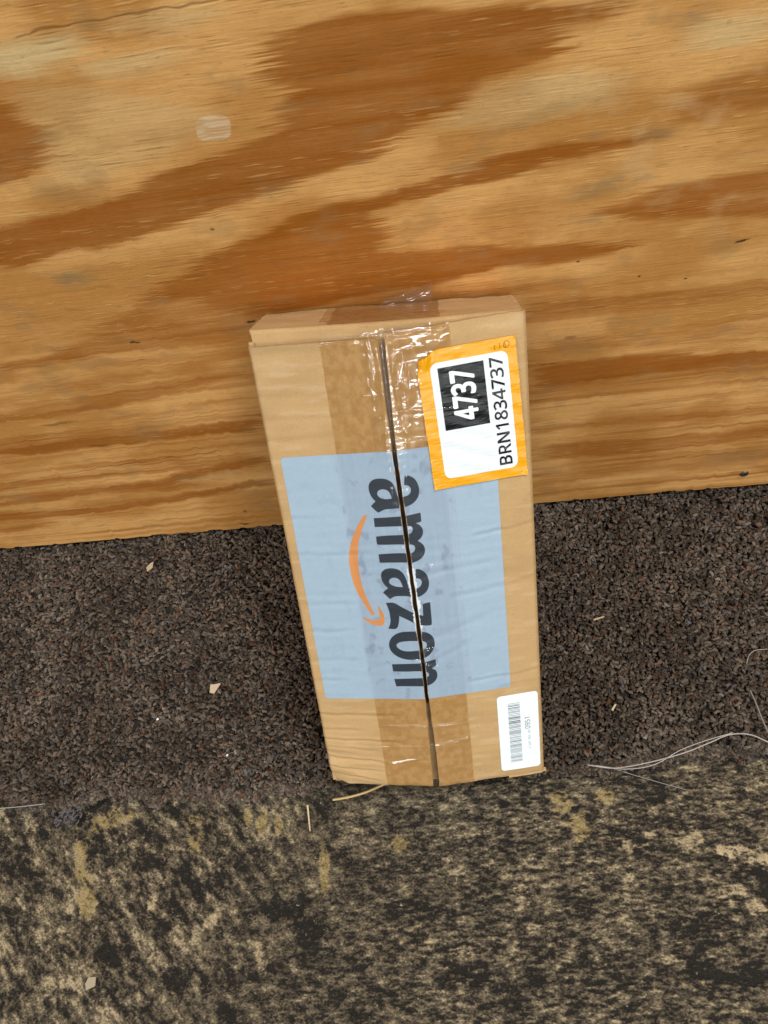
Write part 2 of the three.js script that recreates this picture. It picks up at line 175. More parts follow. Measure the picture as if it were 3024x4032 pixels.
// ---------- worn wooden floor ----------
{
  const X0 = -0.52, X1 = 0.42, Z0 = 0.22, Z1 = 0.60, TW = 2048, TH = 828;
  const YEL = [[-317, 296, 26, 9], [-335, 325, 8, 24], [-325, 360, 9, 18], [-166, 303, 6, 12], [-178, 300, 4, 10], [-150, 306, 4, 9], [-107, 342, 5, 20], [108, 300, 13, 12], [120, 318, 9, 14], [145, 296, 9, 7], [-40, 330, 8, 9], [-225, 318, 7, 9], [-232, 300, 12, 6]];
  const PALEF = [[246, 344, 24, 5, 1], [262, 352, 14, 5, 0.8], [235, 376, 14, 12, 0.6], [250, 386, 16, 6, 0.8], [205, 335, 20, 8, 0.45], [165, 330, 25, 10, 0.5], [10, 410, 12, 4, 0.5], [60, 372, 5, 12, 0.6], [-14, 405, 14, 5, 0.45], [70, 395, 12, 3, 0.5], [-330, 425, 9, 4, 0.7], [-262, 366, 6, 8, 0.6], [-205, 382, 8, 8, 0.5], [-160, 412, 7, 12, 0.6]];
  const DARKF = [[258, 357, 6, 4, 1], [262, 372, 10, 14, 0.9], [245, 346, 2.2, 4, 1], [236, 348, 1.8, 3, 1], [160, 330, 14, 7, 0.7], [-140, 372, 22, 10, 0.85], [-120, 395, 12, 14, 0.8], [-215, 352, 16, 9, 0.8], [-270, 335, 16, 7, 0.7], [-30, 380, 30, 9, 0.5], [20, 425, 18, 8, 0.6], [-60, 440, 20, 7, 0.5], [230, 432, 30, 7, 0.9], [195, 425, 12, 14, 0.7], [-290, 405, 18, 7, 0.7], [-230, 425, 20, 9, 0.7], [-400, 330, 16, 9, 0.7], [190, 296, 10, 7, 0.6], [-250, 386, 10, 6, 0.6]];
  const hgt = new Float32Array(TW * TH);
  const blob = (L, x, z, n) => { let m = 0; for (const [a, b, rx, rz, w = 1] of L) { const q = Math.hypot((x - a) / rx, (z - b) / rz) + (n - 0.5) * 1.5; if (q < 1.2) m = Math.max(m, w * sst(1.15, 0.55, q)); } return m; };
  const map = texture(TW, TH, (i, j) => {
    const x = (X0 + (i + 0.5) / TW * (X1 - X0)) * 1000, z = (Z0 + (1 - (j + 0.5) / TH) * (Z1 - Z0)) * 1000;   // mm
    const k = sst(-260, 60, x + (z - 350) * 0.4 + (fbm(x * 0.02, z * 0.02, 2) - 0.5) * 120);                    // scrapes slant on the left, run along the boards on the right
    const s = (x + z) * 0.7071, t = (x - z) * 0.7071;
    const along = k > 0 ? fbm(x * 0.12, z * 0.36, 3) : 0, slant = k < 1 ? fbm(s * 0.055, t * 0.17, 3) : 0;
    const streak = lerp(slant, along, k);
    const fineA = lerp(vn(s * 0.24 + 2 * vn(x * 0.1, z * 0.1), t * 0.34 + 3), vn(x * 0.22, z * 0.55 + 3), k), fineB = vn(x * 0.8 + 9, z * 1.2), coarse = fbm(x * 0.028 + 4, z * 0.045, 3), mid = fbm(x * 0.085, z * 0.13 + 8, 3);
    const grit = lerp(vn(s * 0.55 + 7, t * 0.95), vn(x * 0.5 + 7, z * 1.05), k);
    let f = 0.34 * streak + 0.22 * fineA + 0.16 * fineB + 0.14 * mid + 0.14 * grit + 0.16 * (coarse - 0.5) - 0.012;
    const n = fbm(x * 0.12, z * 0.12 + 30, 3), y = blob(YEL, x, z, n), p = blob(PALEF, x, z, n), dk = blob(DARKF, x, z, n);
    f += 0.10 * y + 0.17 * p - 0.16 * dk;
    const sc = sst(0.86, 0.97, ridge(t * 0.045 + fbm(x * 0.02, z * 0.02, 2) * 0.6, s * 0.004 + 3)) * (1 - k) * sst(0.4, 0.7, vn(s * 0.02, t * 0.03));
    f += 0.09 * sc;
    let c = [0.020, 0.0172, 0.0142];
    c = mix3(c, [0.060, 0.047, 0.033], sst(0.39, 0.47, f));
    c = mix3(c, [0.130, 0.102, 0.065], sst(0.48, 0.56, f));
    c = mix3(c, [0.36, 0.282, 0.170], sst(0.57, 0.70, f) * 0.9);
    c = mix3(c, [0.24, 0.165, 0.050], y * sst(0.46, 0.60, f) * 0.55);
    c = mix3(c, [0.45, 0.34, 0.20], p * sst(0.5, 0.62, f) * 0.7);
    const fleck = sst(0.955, 0.99, vn(x * 0.45 + 50, z * 0.7)); c = mix3(c, [0.42, 0.36, 0.26], fleck * 0.75);
    const gr = 0.62 + 0.76 * vn(x * 1.2, z * 1.5); c = c.map((v) => v * gr);
    hgt[j * TW + i] = clamp(0.25 + 1.1 * (f - 0.4) + 0.10 * fineB - 0.3 * dk); return c;
  }, THREE.MirroredRepeatWrapping);
  const bump = heightmap(TW, TH, (i, j) => hgt[j * TW + i], THREE.MirroredRepeatWrapping);
  const rough = heightmap(TW / 2, TH / 2, (i, j) => 0.62 + 0.35 * hgt[j * 2 * TW + i * 2], THREE.MirroredRepeatWrapping);
  const m = new THREE.MeshPhysicalMaterial({ map, bumpMap: bump, bumpScale: 0.0016, roughnessMap: rough, roughness: 1, specularIntensity: 0.08 });
  const g = grid(4, 4, (a, b) => [-1.5 + 3 * a, -0.008, 1.7 - 1.75 * b], (a, b) => [(-1.5 + 3 * a - X0) / (X1 - X0), 1 - (1.7 - 1.75 * b - Z0) / (Z1 - Z0)]);
  const under = new THREE.BoxGeometry(3, 0.018, 1.75); under.translate(0, -0.0172, 0.825);
  const o = part('floor', g, m); o.userData.kind = 'structure'; o.userData.label = 'dark worn wooden floor with scuffed pale patches';
  part('floor_core', under, new THREE.MeshStandardMaterial({ color: new THREE.Color().setRGB(0.16, 0.11, 0.06), roughness: 0.95 }), o);
}

// ---------- carpet strip with its pile ----------
const carpetEdge = (x) => 0.272 - 0.014 * x + (fbm(x * 45 + 7, 2, 3) - 0.5) * 0.020 + (vn(x * 14, 9) - 0.5) * 0.010;
{
  const c = part('carpet', grid(300, 3, (a, b) => { const x = -1.25 + 2.5 * a; return [x, -0.0045 + 0.0008 * fbm(x * 90, b * 30, 2), lerp(carpetEdge(x) - 0.002, -0.02, b)]; }, (a, b) => [a, b]), new THREE.MeshStandardMaterial({ color: new THREE.Color().setRGB(0.030, 0.023, 0.018), roughness: 1 }));
  c.userData.kind = 'structure'; c.userData.label = 'strip of dark brown carpet along the foot of the plywood';
  const arc = (r, sweep, tube, lift) => { const pts = []; for (let i = 0; i <= 6; i++) { const a = (i / 6 - 0.5) * sweep; pts.push(new THREE.Vector3(Math.sin(a) * r, Math.cos(a) * r * 0.6 - r * 0.6 + lift * Math.sin(i * 1.3), (i % 3 - 1) * r * 0.22)); } const g = new THREE.TubeGeometry(new THREE.CatmullRomCurve3(pts), 7, tube, 5); const p = g.attributes.position; for (let i = 0; i < p.count; i++) { const k = Math.floor(i / 6) / 7; const w = 0.35 + 0.65 * Math.sin(Math.PI * clamp(k, 0.04, 0.96)); const q = pts[clamp(Math.round(k * 6), 0, 6)]; p.setXYZ(i, lerp(q.x, p.getX(i), w), lerp(q.y, p.getY(i), w), lerp(q.z, p.getZ(i), w)); } g.computeVertexNormals(); return g; };
  const shapes = [arc(0.0024, 2.6, 0.0014, 0.0002), arc(0.0019, 3.4, 0.0011, 0.0004), arc(0.0027, 1.7, 0.0016, 0.0003)];
  const M = new THREE.Matrix4(), Q = new THREE.Quaternion(), E = new THREE.Euler(), col = new THREE.Color();
  const mat = new THREE.MeshPhysicalMaterial({ color: 0xffffff, roughness: 0.95, specularIntensity: 0.06 });
  const N = 26000;
  shapes.forEach((g, s) => {
    const im = new THREE.InstancedMesh(g, mat, N);
    im.name = s ? `carpet_pile_00${s}` : 'carpet_pile'; im.castShadow = im.receiveShadow = true; im.userData.kind = 'stuff'; im.userData.label = 'curly brown carpet pile';
    for (let i = 0; i < N; i++) {
      const x = rr(-0.80, 0.72), e = carpetEdge(x); let z = rr(-0.012, e); if (rnd() < 0.06) z = e + rr(-0.006, 0.004);
      const y = -0.0032 + rr(0, 0.0055) * (z > e - 0.006 ? 0.5 : 1) + 0.0018 * (fbm(x * 60, z * 60, 2) - 0.5);
      E.set(rr(-0.6, 0.6), rr(0, 6.283), rr(-0.6, 0.6)); Q.setFromEuler(E); const k = rr(0.7, 1.5);
      M.compose(new THREE.Vector3(x, y, z), Q, new THREE.Vector3(k, k * rr(0.7, 1.2), k)); im.setMatrixAt(i, M);
      const t = fbm(x * 30 + 3, z * 30, 3), v = lerp(0.048, 0.135, Math.pow(rnd(), 1.6)) * lerp(0.55, 1.45, t), h = rnd();
      if (h < 0.06) col.setRGB(v * 1.35, v * 0.72, v * 0.45); else if (h < 0.09) col.setRGB(v * 0.85, v * 0.82, v * 0.82); else if (h < 0.14) col.setRGB(v * 1.6, v * 1.32, v * 1.05); else col.setRGB(v * 1.18, v * 0.90, v * 0.68);
      im.setColorAt(i, col);
    }
    c.add(im);
  });
}

// ---------- the parcel ----------
const W = 0.180, L = 0.3846, D = 0.0733, BULGE = 0.010, MID = 0.089, TH = 0.0032;
const parcel = thing('shipping_box', 'battered brown cardboard parcel with blue printed label leaning on the plywood', 'box');
{
  const ex = new THREE.Vector3(0.999979, 0, -0.006493).normalize();
  const en = new THREE.Vector3(0.00529246, 0.57934466, 0.81506549).normalize();
  const ev = new THREE.Vector3().crossVectors(en, ex).normalize();
  const m = new THREE.Matrix4().makeBasis(ex, ev, en); m.setPosition(-0.0899, 0.004, 0.2245);
  m.decompose(parcel.position, parcel.quaternion, parcel.scale);
}
const mm = 0.001;
const slitL = (v) => MID + mm * (-1.6 - 0.6 * sst(300 * mm, 380 * mm, v) - 0.7 * sst(95 * mm, 40 * mm, v) + 1.5 * (fbm(v * 110, 1.5, 4) - 0.5) + 1.2 * Math.sin(v * 14));
const slitR = (v) => MID + mm * (1.2 + 0.8 * sst(300 * mm, 380 * mm, v) + 1.4 * sst(95 * mm, 40 * mm, v) + 1.5 * (fbm(v * 110, 7.5, 4) - 0.5) + 1.2 * Math.sin(v * 14));
// creases: [v mm, slant, from u, to u, depth mm, width mm]
const CREASE = [[78, -0.02, 0, 62, 0.5, 2.2], [63, -0.05, 0, 30, 0.35, 2], [52, -0.03, 0, 58, 0.7, 1.8], [44, -0.10, 0, 40, 0.5, 1.5], [33, -0.12, 0, 46, 0.8, 1.8], [24, -0.16, 2, 40, 0.7, 1.5], [15, -0.2, 3, 38, 0.7, 1.5], [112, 0.02, 0, 26, 0.35, 2.5], [132, 0.0, 0, 40, 0.3, 3], [158, 0.03, 0, 34, 0.35, 2.4], [183, 0.0, 0, 40, 0.3, 3], [226, -0.01, 0, 60, 0.35, 2.6], [255, 0.0, 0, 20, 0.25, 2], [105, 0.06, 128, 180, 0.5, 2.2], [96, 0.08, 150, 180, 0.3, 2], [184, 0.12, 120, 180, 0.35, 3], [231, 0.12, 140, 180, 0.45, 2], [205, 0.1, 100, 150, 0.25, 3], [330, -0.01, 0, 60, 0.2, 3], [345, 0.01, 0, 50, 0.18, 3], [315, 0.01, 0, 50, 0.2, 3], [362, 0.0, 0, 45, 0.15, 2.5], [150, 0.3, 95, 140, 0.3, 4], [128, 0.5, 96, 125, 0.3, 3]];
function front(u, v) {                                       // height of the closing flaps above the parcel's back, metres
  const d = u < MID ? u : W - u, U = u / mm, V = v / mm, half = u < MID ? MID : W - MID;
  let n = D + BULGE * clamp(d / half) * (1 + 0.06 * Math.sin(V * 0.02));
  const r = 0.003; if (d < r) n -= r - Math.sqrt(Math.max(0, r * r - (r - Math.max(d, 0)) ** 2));
  let h = (V > 94 && V < 302 ? 0.05 : 0.09) * Math.sin(V * 0.78 + 1.4 * fbm(U * 0.02, V * 0.04, 2)) * sst(0.35, 0.75, fbm(U * 0.018 + 5, V * 0.022, 2)) + 0.7 * (fbm(U * 0.02, V * 0.03 + 9, 3) - 0.5) + 0.25 * (fbm(U * 0.05 + 20, V * 0.20, 2) - 0.5);
  for (const [cv, sl, a, b, dp, w] of CREASE) { if (U < a - 12 || U > b + 12) continue; const q = V - cv - sl * (U - a) - 2.2 * (fbm(U * 0.08, cv, 2) - 0.5); if (Math.abs(q) > 4 * w) continue; const k = sst(a - 8, a, U) * sst(b + 10, b - 6, U); h += (V > 94 && V < 302 ? 0.8 : 1.4) * dp * k * (0.7 * gauss(q - w, w) - gauss(q + 0.4 * w, w * 0.8)); }
  const cr = sst(55, 5, U) * sst(75, 10, V); h += cr * (4.2 * (ridge(U * 0.022 + 3, V * 0.085 + U * 0.012) - 0.6));
  h -= 5.5 * sst(16, 0, U) * sst(18, 0, V) + 2.5 * sst(9, 0, V) * sst(60, 0, U);
  h -= 1.6 * sst(5, 0, V) * sst(0, 60, U) * (0.5 + 0.5 * vn(U * 0.15, 4));
  h -= sst(372, 382, V) * (u > MID ? 1.0 : -2.0 * sst(82, 30, U));
  return n + h * mm;
}
const endSkew = (u) => lerp(0.0046, -0.0020, u / W);   // the top end has been knocked out of square
const leftEdge = (v) => mm * (0.6 * (fbm(v * 60, 3, 2) - 0.5) + 4.5 * sst(28 * mm, 0, v) ** 2);
const topL = (u) => mm * (379.3 - 21 * u + 0.5 * (vn(u * 200, 2) - 0.5)), topR = (u) => mm * (380.6 + 2.2 * sst(0.10, 0.178, u) + 0.7 * (fbm(u * 300, 5, 2) - 0.5));
const botL = (u) => mm * (1.5 + 2 * sst(0.03, 0, u) + 0.8 * (fbm(u * 150, 8, 2) - 0.5)), botR = (u) => mm * (1.0 + 1.2 * sst(0.15, 0.18, u) + 1.0 * (fbm(u * 220, 6, 3) - 0.5));

// kraft board; darker and oilier where packing tape has soaked into it
const kraft = [0.49, 0.303, 0.128], kraftDark = [0.36, 0.180, 0.045];
const taped = (U, V) => {                                    // 0..1, with the tape's own outline
  const e = (fbm(V * 0.12, U * 0.02 + 3, 2) - 0.5) * 0.8;
  const strip = sst(47.2, 48.2, U + e) * sst(121.4, 120.4, U + e);
  const wide = V > 300 ? sst(47.2, 48.2, U + e) * sst(131.5, 130.5, U + e) : 0;
  return Math.max(strip, wide);
};
const boardTone = (U, V, wet) => {
  let c = mix3(kraft, [0.45, 0.275, 0.115], sst(0.35, 0.7, fbm(U * 0.03, V * 0.045, 3)));
  c = mix3(c, [0.56, 0.37, 0.195], sst(0.5, 0.8, fbm(U * 0.05 + 9, V * 0.25, 3)) * 0.5);
  if (wet > 0) { const mott = sst(0.3, 0.72, fbm(U * 0.28 + 2, V * 0.24, 4)); c = mix3(c, mix3(kraftDark, [0.43, 0.235, 0.075], mott), wet * 0.92); }
  const sp = vn(U * 2.1, V * 2.1), f = 0.93 + 0.14 * sp + 0.05 * (vn(U * 0.5, V * 3) - 0.5);
  c = c.map((v) => v * f);
  if (vn(U * 0.8 + 31, V * 0.8 + 11) > 0.965) c = mix3(c, [0.2, 0.11, 0.05], 0.45);
  return c;
};
const FW = 720, FH = 1540;
const flapMap = texture(FW, FH, (i, j) => { const U = i / FW * 180, V = j / FH * 385; return boardTone(U, V, taped(U, V)); });
const boardBump = heightmap(512, 512, (i, j) => 0.5 * vn(i * 0.45, j * 0.45) + 0.5 * fbm(i * 0.12, j * 0.12, 3), THREE.RepeatWrapping);
const flapMat = new THREE.MeshStandardMaterial({ map: flapMap, roughness: 0.78 });
const plainMap = texture(512, 512, (i, j) => boardTone(i * 0.25 + 300, j * 0.25 + 60, 0), THREE.MirroredRepeatWrapping);
const plainMat = new THREE.MeshStandardMaterial({ map: plainMap, bumpMap: boardBump, bumpScale: 0.0002, roughness: 0.85 });
const uvF = (u, v) => [u / W, v / 0.385];
const uvP = (a, b) => [a / 0.128, b / 0.128];
{
  const at = (fu, fv) => (a, b) => { const v0 = b * L, u = fu(a, v0), v = fv(u, b); return [u, v, front(u, v)]; };
  const lp = at((a, v) => lerp(leftEdge(v), slitL(v), a), (u, b) => lerp(botL(u), topL(u), b));
  const rp = at((a, v) => lerp(slitR(v), W + mm * 0.5 * (fbm(v * 60, 13, 2) - 0.5), a), (u, b) => lerp(botR(u), topR(u), b));
  const uvOf = (f) => (a, b) => { const P = f(a, b); return uvF(P[0], P[1]); };
  part('flap', slab(80, 330, lp, uvOf(lp), [0, 0, -TH]), flapMat, parcel, 'left closing flap, creased at its lower corner');
  part('flap', slab(80, 330, rp, uvOf(rp), [0, 0, -TH]), flapMat, parcel, 'right closing flap under the orange sticker');
  // body of the box
  const add = (name, w, h, d, x, y, z) => { const g = boxUV(w, h, d); g.translate(x, y, z); return part(name, g, plainMat, parcel); };
  add('back_panel', W - 0.002, L - 0.006, TH, W / 2, L / 2, TH / 2 + 0.0006);
  for (const s of [0, 1]) add('side_panel', TH, L - 0.006, D - TH * 2 - 0.0012, s ? W - TH / 2 - 0.0004 : TH / 2 + 0.0004, L / 2, TH + 0.0008 + (D - TH * 2 - 0.0012) / 2);
  // end panels with the dust flaps that tuck under the closing flaps
  const under = (u, v) => { const d = u < MID ? u : W - u; return D - TH - 0.0014 + BULGE * (0.72 * clamp(d / MID) - 0.16 * gauss(u - MID, 0.02)) - 0.0004; };
  const endTone = texture(512, 256, (i, j) => { const U = i / 512 * 180, N = j / 256 * 85; const e = (fbm(N * 0.1, 6, 2) - 0.5) * 2; const wet = sst(51, 53, U + e) * sst(127, 125, U - e); return boardTone(U + 40, N + 500, wet).map((v, k) => v * (wet > 0.5 ? [0.78, 0.74, 0.72][k] : 1)); });
  const endMat = new THREE.MeshStandardMaterial({ map: endTone, bumpMap: boardBump, bumpScale: 0.0002, roughness: 0.8 });
  for (const s of [1, 0]) {
    const yAt = (u) => (s ? L + endSkew(u) : -0.0008), dir = s ? 1 : -1;
    const ep = (a, b) => { let u = lerp(0.0015, W - 0.0015, a); const r = 0.007, lo = 0.0008 + (s && W - u < r + 0.0015 ? r - Math.sqrt(Math.max(0, r * r - (r - (W - 0.0015 - u)) ** 2)) : 0) + 0.0012 * sst(0.03, 0, u) + 0.0006 * fbm(u * 120, 4, 2) + (s ? 0.74 * Math.max(0, endSkew(u)) : 0); const n = lerp(lo, under(u) - 0.0028, b); return [u, yAt(u) - dir * (0.0024 * (fbm(u * 45, n * 60, 3) - 0.4) + (s ? 0.004 * sst(0.05, 0, n) * 0.15 : 0)), n]; };
    part('end_panel', slab(90, 16, ep, (a, b) => { const P = ep(a, b); return [P[0] / W, P[2] / 0.085]; }, [0, -dir * TH, 0]), endMat, parcel);
    const dp = (a, b) => { const u = lerp(0.0028, W - 0.0028, a), r = 0.0028; const nn = under(u); if (b < 0.12) { const t = b / 0.12 * Math.PI / 2; return [u, yAt(u) + dir * (-r + r * Math.cos(t)), nn - r + r * Math.sin(t)]; } return [u, yAt(u) - dir * (r + (b - 0.12) / 0.88 * 0.080), nn]; };
    part('dust_flap', grid(60, 50, dp, (a, b) => { const P = dp(a, b); return uvP(P[0], P[1]); }), plainMat, parcel);
  }
  // torn layers of liner at the lower right corner
  const torn = grid(14, 4, (a, b) => { const u = lerp(0.150, 0.1815, a), j = 0.7 * (vn(u * 900, b * 3) - 0.5); return [u + b * 0.0004, 0.0035 - b * 0.0035 + j * mm, front(Math.min(u, W - 0.0005), 0.003) - 0.0006 + b * 0.0008 - 0.001 * a]; }, (a, b) => uvP(a * 0.03, b * 0.01));
  part('torn_liner', torn, plainMat, parcel);
}

// blue printed label, torn in two along the opening
{
  const LW = 1110, LH = 1560, S = 7.5, U0 = 8, V0 = 94;      // 148 x 208 mm
  const c = document.createElement('canvas'); c.width = LW; c.height = LH; const x = c.getContext('2d');
  const X = (u) => (u - U0) * S, Y = (v) => LH - (v - V0) * S;
  x.fillStyle = '#fff'; x.fillRect(0, 0, LW, LH);
  const fill = (rings, color) => { x.fillStyle = color; x.beginPath(); for (const r of rings) { const n = r.length, p = r.map(([u, v]) => [X(u), Y(v)]); const q = (i) => p[(i + n) % n]; x.moveTo((q(0)[0] + q(1)[0]) / 2, (q(0)[1] + q(1)[1]) / 2); for (let i = 1; i <= n; i++) { const a = q(i), b = q(i + 1), z = q(i - 1); const la = Math.hypot(a[0] - z[0], a[1] - z[1]), lb = Math.hypot(b[0] - a[0], b[1] - a[1]); const dot = ((a[0] - z[0]) * (b[0] - a[0]) + (a[1] - z[1]) * (b[1] - a[1])) / (la * lb + 1e-6); if (dot < 0.45) { x.lineTo(a[0], a[1]); x.lineTo((a[0] + b[0]) / 2, (a[1] + b[1]) / 2); } else x.quadraticCurveTo(a[0], a[1], (a[0] + b[0]) / 2, (a[1] + b[1]) / 2); } x.closePath(); } x.fill('evenodd'); };
  for (const r of LETTERS) fill(r, '#f00');
  for (const r of SMILE) fill([r], '#00f');
  const im = x.getImageData(0, 0, LW, LH).data;
  const map = texture(LW, LH, (i, j) => {
    const k = 4 * ((LH - 1 - j) * LW + i), U = U0 + i / S, V = V0 + j / S, ink = 1 - im[k + 1] / 255, red = im[k] / 255, blue = im[k + 2] / 255;
    let base = mix3([0.340, 0.428, 0.512], [0.328, 0.428, 0.505], fbm(U * 0.05, V * 0.05, 3));
    // grease and glue spots under the tape
    const band = U > 46 && U < 126 ? 1 : 0.25, sp = sst(0.60, 0.76, fbm(U * 0.13 + 4, V * 0.10 + 9, 4)) * band; base = mix3(base, [0.235, 0.29, 0.37], sp * 0.65);
    if (band === 1) { const st = fbm(U * 0.45, V * 0.03 + 2, 3); base = base.map((q, n) => q * (0.93 + 0.10 * st) * [0.985, 0.965, 0.985][n]); }
    const sheen = 0.97 + 0.06 * fbm(U * 0.5, V * 0.5, 2); base = base.map((q) => q * sheen);
    const inkC = red > blue ? [0.030, 0.037, 0.048] : [0.62, 0.255, 0.085];
    let cc = mix3(base, inkC, ink);
    // torn paper: white fibre beside the opening, print missing
    const v = V * mm, el = slitL(v) / mm, er = slitR(v) / mm, tear = sst(150, 166, V) * sst(216, 206, V);
    const wl = (0.4 + 1.8 * tear * fbm(V * 0.09, 3, 3)) * (0.5 + 0.9 * vn(V * 0.9, 2)), wr = (0.3 + 4.2 * tear * fbm(V * 0.07 + 5, 8, 3) * (1 - 0.75 * ink)) * (0.5 + 0.8 * vn(V * 0.7, 5));
    const t = Math.max(U < MID / mm ? sst(el - wl - 0.25, el - wl + 0.1, U) : 0, U > MID / mm ? sst(er + wr + 0.25, er + wr - 0.1, U) : 0);
    const tan = sst(0.55, 0.6, vn(V * 0.35, 40)) * (1 - tear);
    cc = mix3(cc, mix3([0.74, 0.76, 0.77], [0.40, 0.30, 0.16], tan), t * (0.55 + 0.45 * tear));
    return cc;
  });
  const m = new THREE.MeshPhysicalMaterial({ map, roughness: 0.42, specularIntensity: 0.6 });
  const R = 0.0025, rounded = (u, v, u0, u1, v0, v1, left) => { // keeps the printed sheet's outer corners round
    const e = left ? u - u0 : u1 - u; for (const q of [v - v0, v1 - v]) if (e < R && q < R) { const k = Math.hypot(R - e, R - q); if (k > R) { const s = R / k; return [left ? u0 + R - (R - e) * s : u1 - R + (R - e) * s, q === v - v0 ? v0 + R - (R - q) * s : v1 - R + (R - q) * s]; } } return [u, v];
  };
  const piece = (fu, left) => grid(80, 220, (a, b) => { let v = lerp(0.094, 0.302, b), u = fu(a, v); [u, v] = rounded(u, v, 0.008, 0.156, 0.094, 0.302, left); return [u, v, front(u, v) + 0.00022]; }, (a, b) => { let v = lerp(0.094, 0.302, b), u = fu(a, v); [u, v] = rounded(u, v, 0.008, 0.156, 0.094, 0.302, left); return [(u / mm - U0) / 148, (v / mm - V0) / 208]; });
  part('label', piece((a, v) => lerp(0.008, slitL(v) - 0.0002, a ** 0.9), true), m, parcel, 'left half of the pale blue label with orange arrow');
  part('label', piece((a, v) => lerp(slitR(v) + 0.0002, 0.156, a ** 1.1), false), m, parcel, 'right half of the pale blue label, print cut by the opening');
}

// orange sorting sticker, turned a little, with a lifted corner
{
  const SW = 64.6, SH = 96, S = 9, ang = 0.046, cx = 142.2, cy = 319.4;
  const c = document.createElement('canvas'); c.width = Math.round(SW * S); c.height = Math.round(SH * S); const x = c.getContext('2d');
  x.fillStyle = 'rgb(243,168,20)'; x.fillRect(0, 0, c.width, c.height);
  x.scale(S, S);                                             // now in mm, y down from the sticker's top edge
  x.fillStyle = '#eef2f3'; x.beginPath(); x.roundRect(8.4, 8.6, 50.2, 80.6, 4.6); x.fill();
  x.fillStyle = '#0b0b0d'; x.fillRect(13, 10.8 + 1.6, 29.8, 42.6);
  const up = (str, x0, y0, h, len, font, color, stroke) => { x.save(); x.translate(x0, y0); x.rotate(-Math.PI / 2); x.font = font; x.fillStyle = color; const w = x.measureText(str), hh = w.actualBoundingBoxAscent; x.scale(len / (w.actualBoundingBoxRight + w.actualBoundingBoxLeft), h / hh); x.fillText(str, w.actualBoundingBoxLeft, 0); x.lineWidth = stroke; x.lineJoin = 'round'; x.strokeStyle = color; x.strokeText(str, w.actualBoundingBoxLeft, 0); x.restore(); };
  up('4737', 35.4, 49.8, 14.8, 34.0, '40px sans-serif', '#f3f6f6', 3.0);
  up('BRN1834737', 54.8, 86.4, 8.4, 74.8, '40px sans-serif', '#0b0b0d', 1.5);
  x.lineWidth = 0.3; x.strokeStyle = '#0b0b0d';
  x.strokeStyle = 'rgba(125,70,10,0.75)'; x.lineWidth = 0.45; x.lineCap = 'round';
  for (const p of [[[51, 4.2], [50.6, 5.5], [50.9, 7.2]], [[54, 3.2], [54.2, 5], [54.1, 6.9]]]) { x.beginPath(); p.forEach(([a, b], i) => x[i ? 'lineTo' : 'moveTo'](a, b)); x.stroke(); }
  x.beginPath(); x.ellipse(58.4, 4.7, 1.8, 2.3, 0.5, 0, 6.2); x.stroke(); x.beginPath(); x.moveTo(57.2, 3.4); x.lineTo(58, 7.2); x.stroke();
  const px = x.getImageData(0, 0, c.width, c.height).data, lin = (v) => { v /= 255; return v <= 0.04045 ? v / 12.92 : ((v + 0.055) / 1.055) ** 2.4; };
  const map = texture(c.width, c.height, (i, j) => { const k = 4 * ((c.height - 1 - j) * c.width + i); const n = 0.95 + 0.07 * fbm(i * 0.02, j * 0.02, 3); return [lin(px[k]) * n * 0.93, lin(px[k + 1]) * n * 0.93, lin(px[k + 2]) * n * 0.93]; });
  const crinkle = heightmap(512, 512, (i, j) => 0.6 * fbm(i * 0.018 + j * 0.006, j * 0.075 - i * 0.02, 4) + 0.4 * vn(i * 0.02, j * 0.16));
  const m = new THREE.MeshPhysicalMaterial({ map, bumpMap: crinkle, bumpScale: 0.00022, roughness: 0.22, specularIntensity: 0.8 });
  const at = (a, b) => {
    const e = (vn(b * 40, 2) - 0.5) * 0.5, lx = (a - 0.5) * SW + (a < 0.02 || a > 0.98 ? e : 0), ly = (b - 0.5) * SH;
    let u = cx + lx * Math.cos(ang) - ly * Math.sin(ang), v = cy + lx * Math.sin(ang) + ly * Math.cos(ang);
    // the upper left corner is crumpled: pushed down and raised
    const q = sst(16, 0, Math.hypot(lx + SW / 2, ly - SH / 2)); u += q * 2.0; v -= q * 5.0;
    const lift = q * (1.6 + 1.2 * Math.sin(lx * 0.9)) + 0.9 * sst(4, 0, Math.hypot(lx - SW / 2, ly + SH / 2)) + 0.5 * sst(3, 0, Math.hypot(lx + SW / 2, ly + SH / 2)) + 0.6 * sst(3, 0, Math.hypot(lx - SW / 2, ly - SH / 2));
    return [u * mm, v * mm, front(u * mm, v * mm) + 0.0014 + lift * mm + 0.00012 * Math.sin(v * 0.5 + u * 0.2)];
  };
  part('sorting_sticker', slab(70, 100, at, (a, b) => [a, b], [0, 0, -0.00015]), m, parcel, 'orange sticker with white number panel and crumpled corner');
}

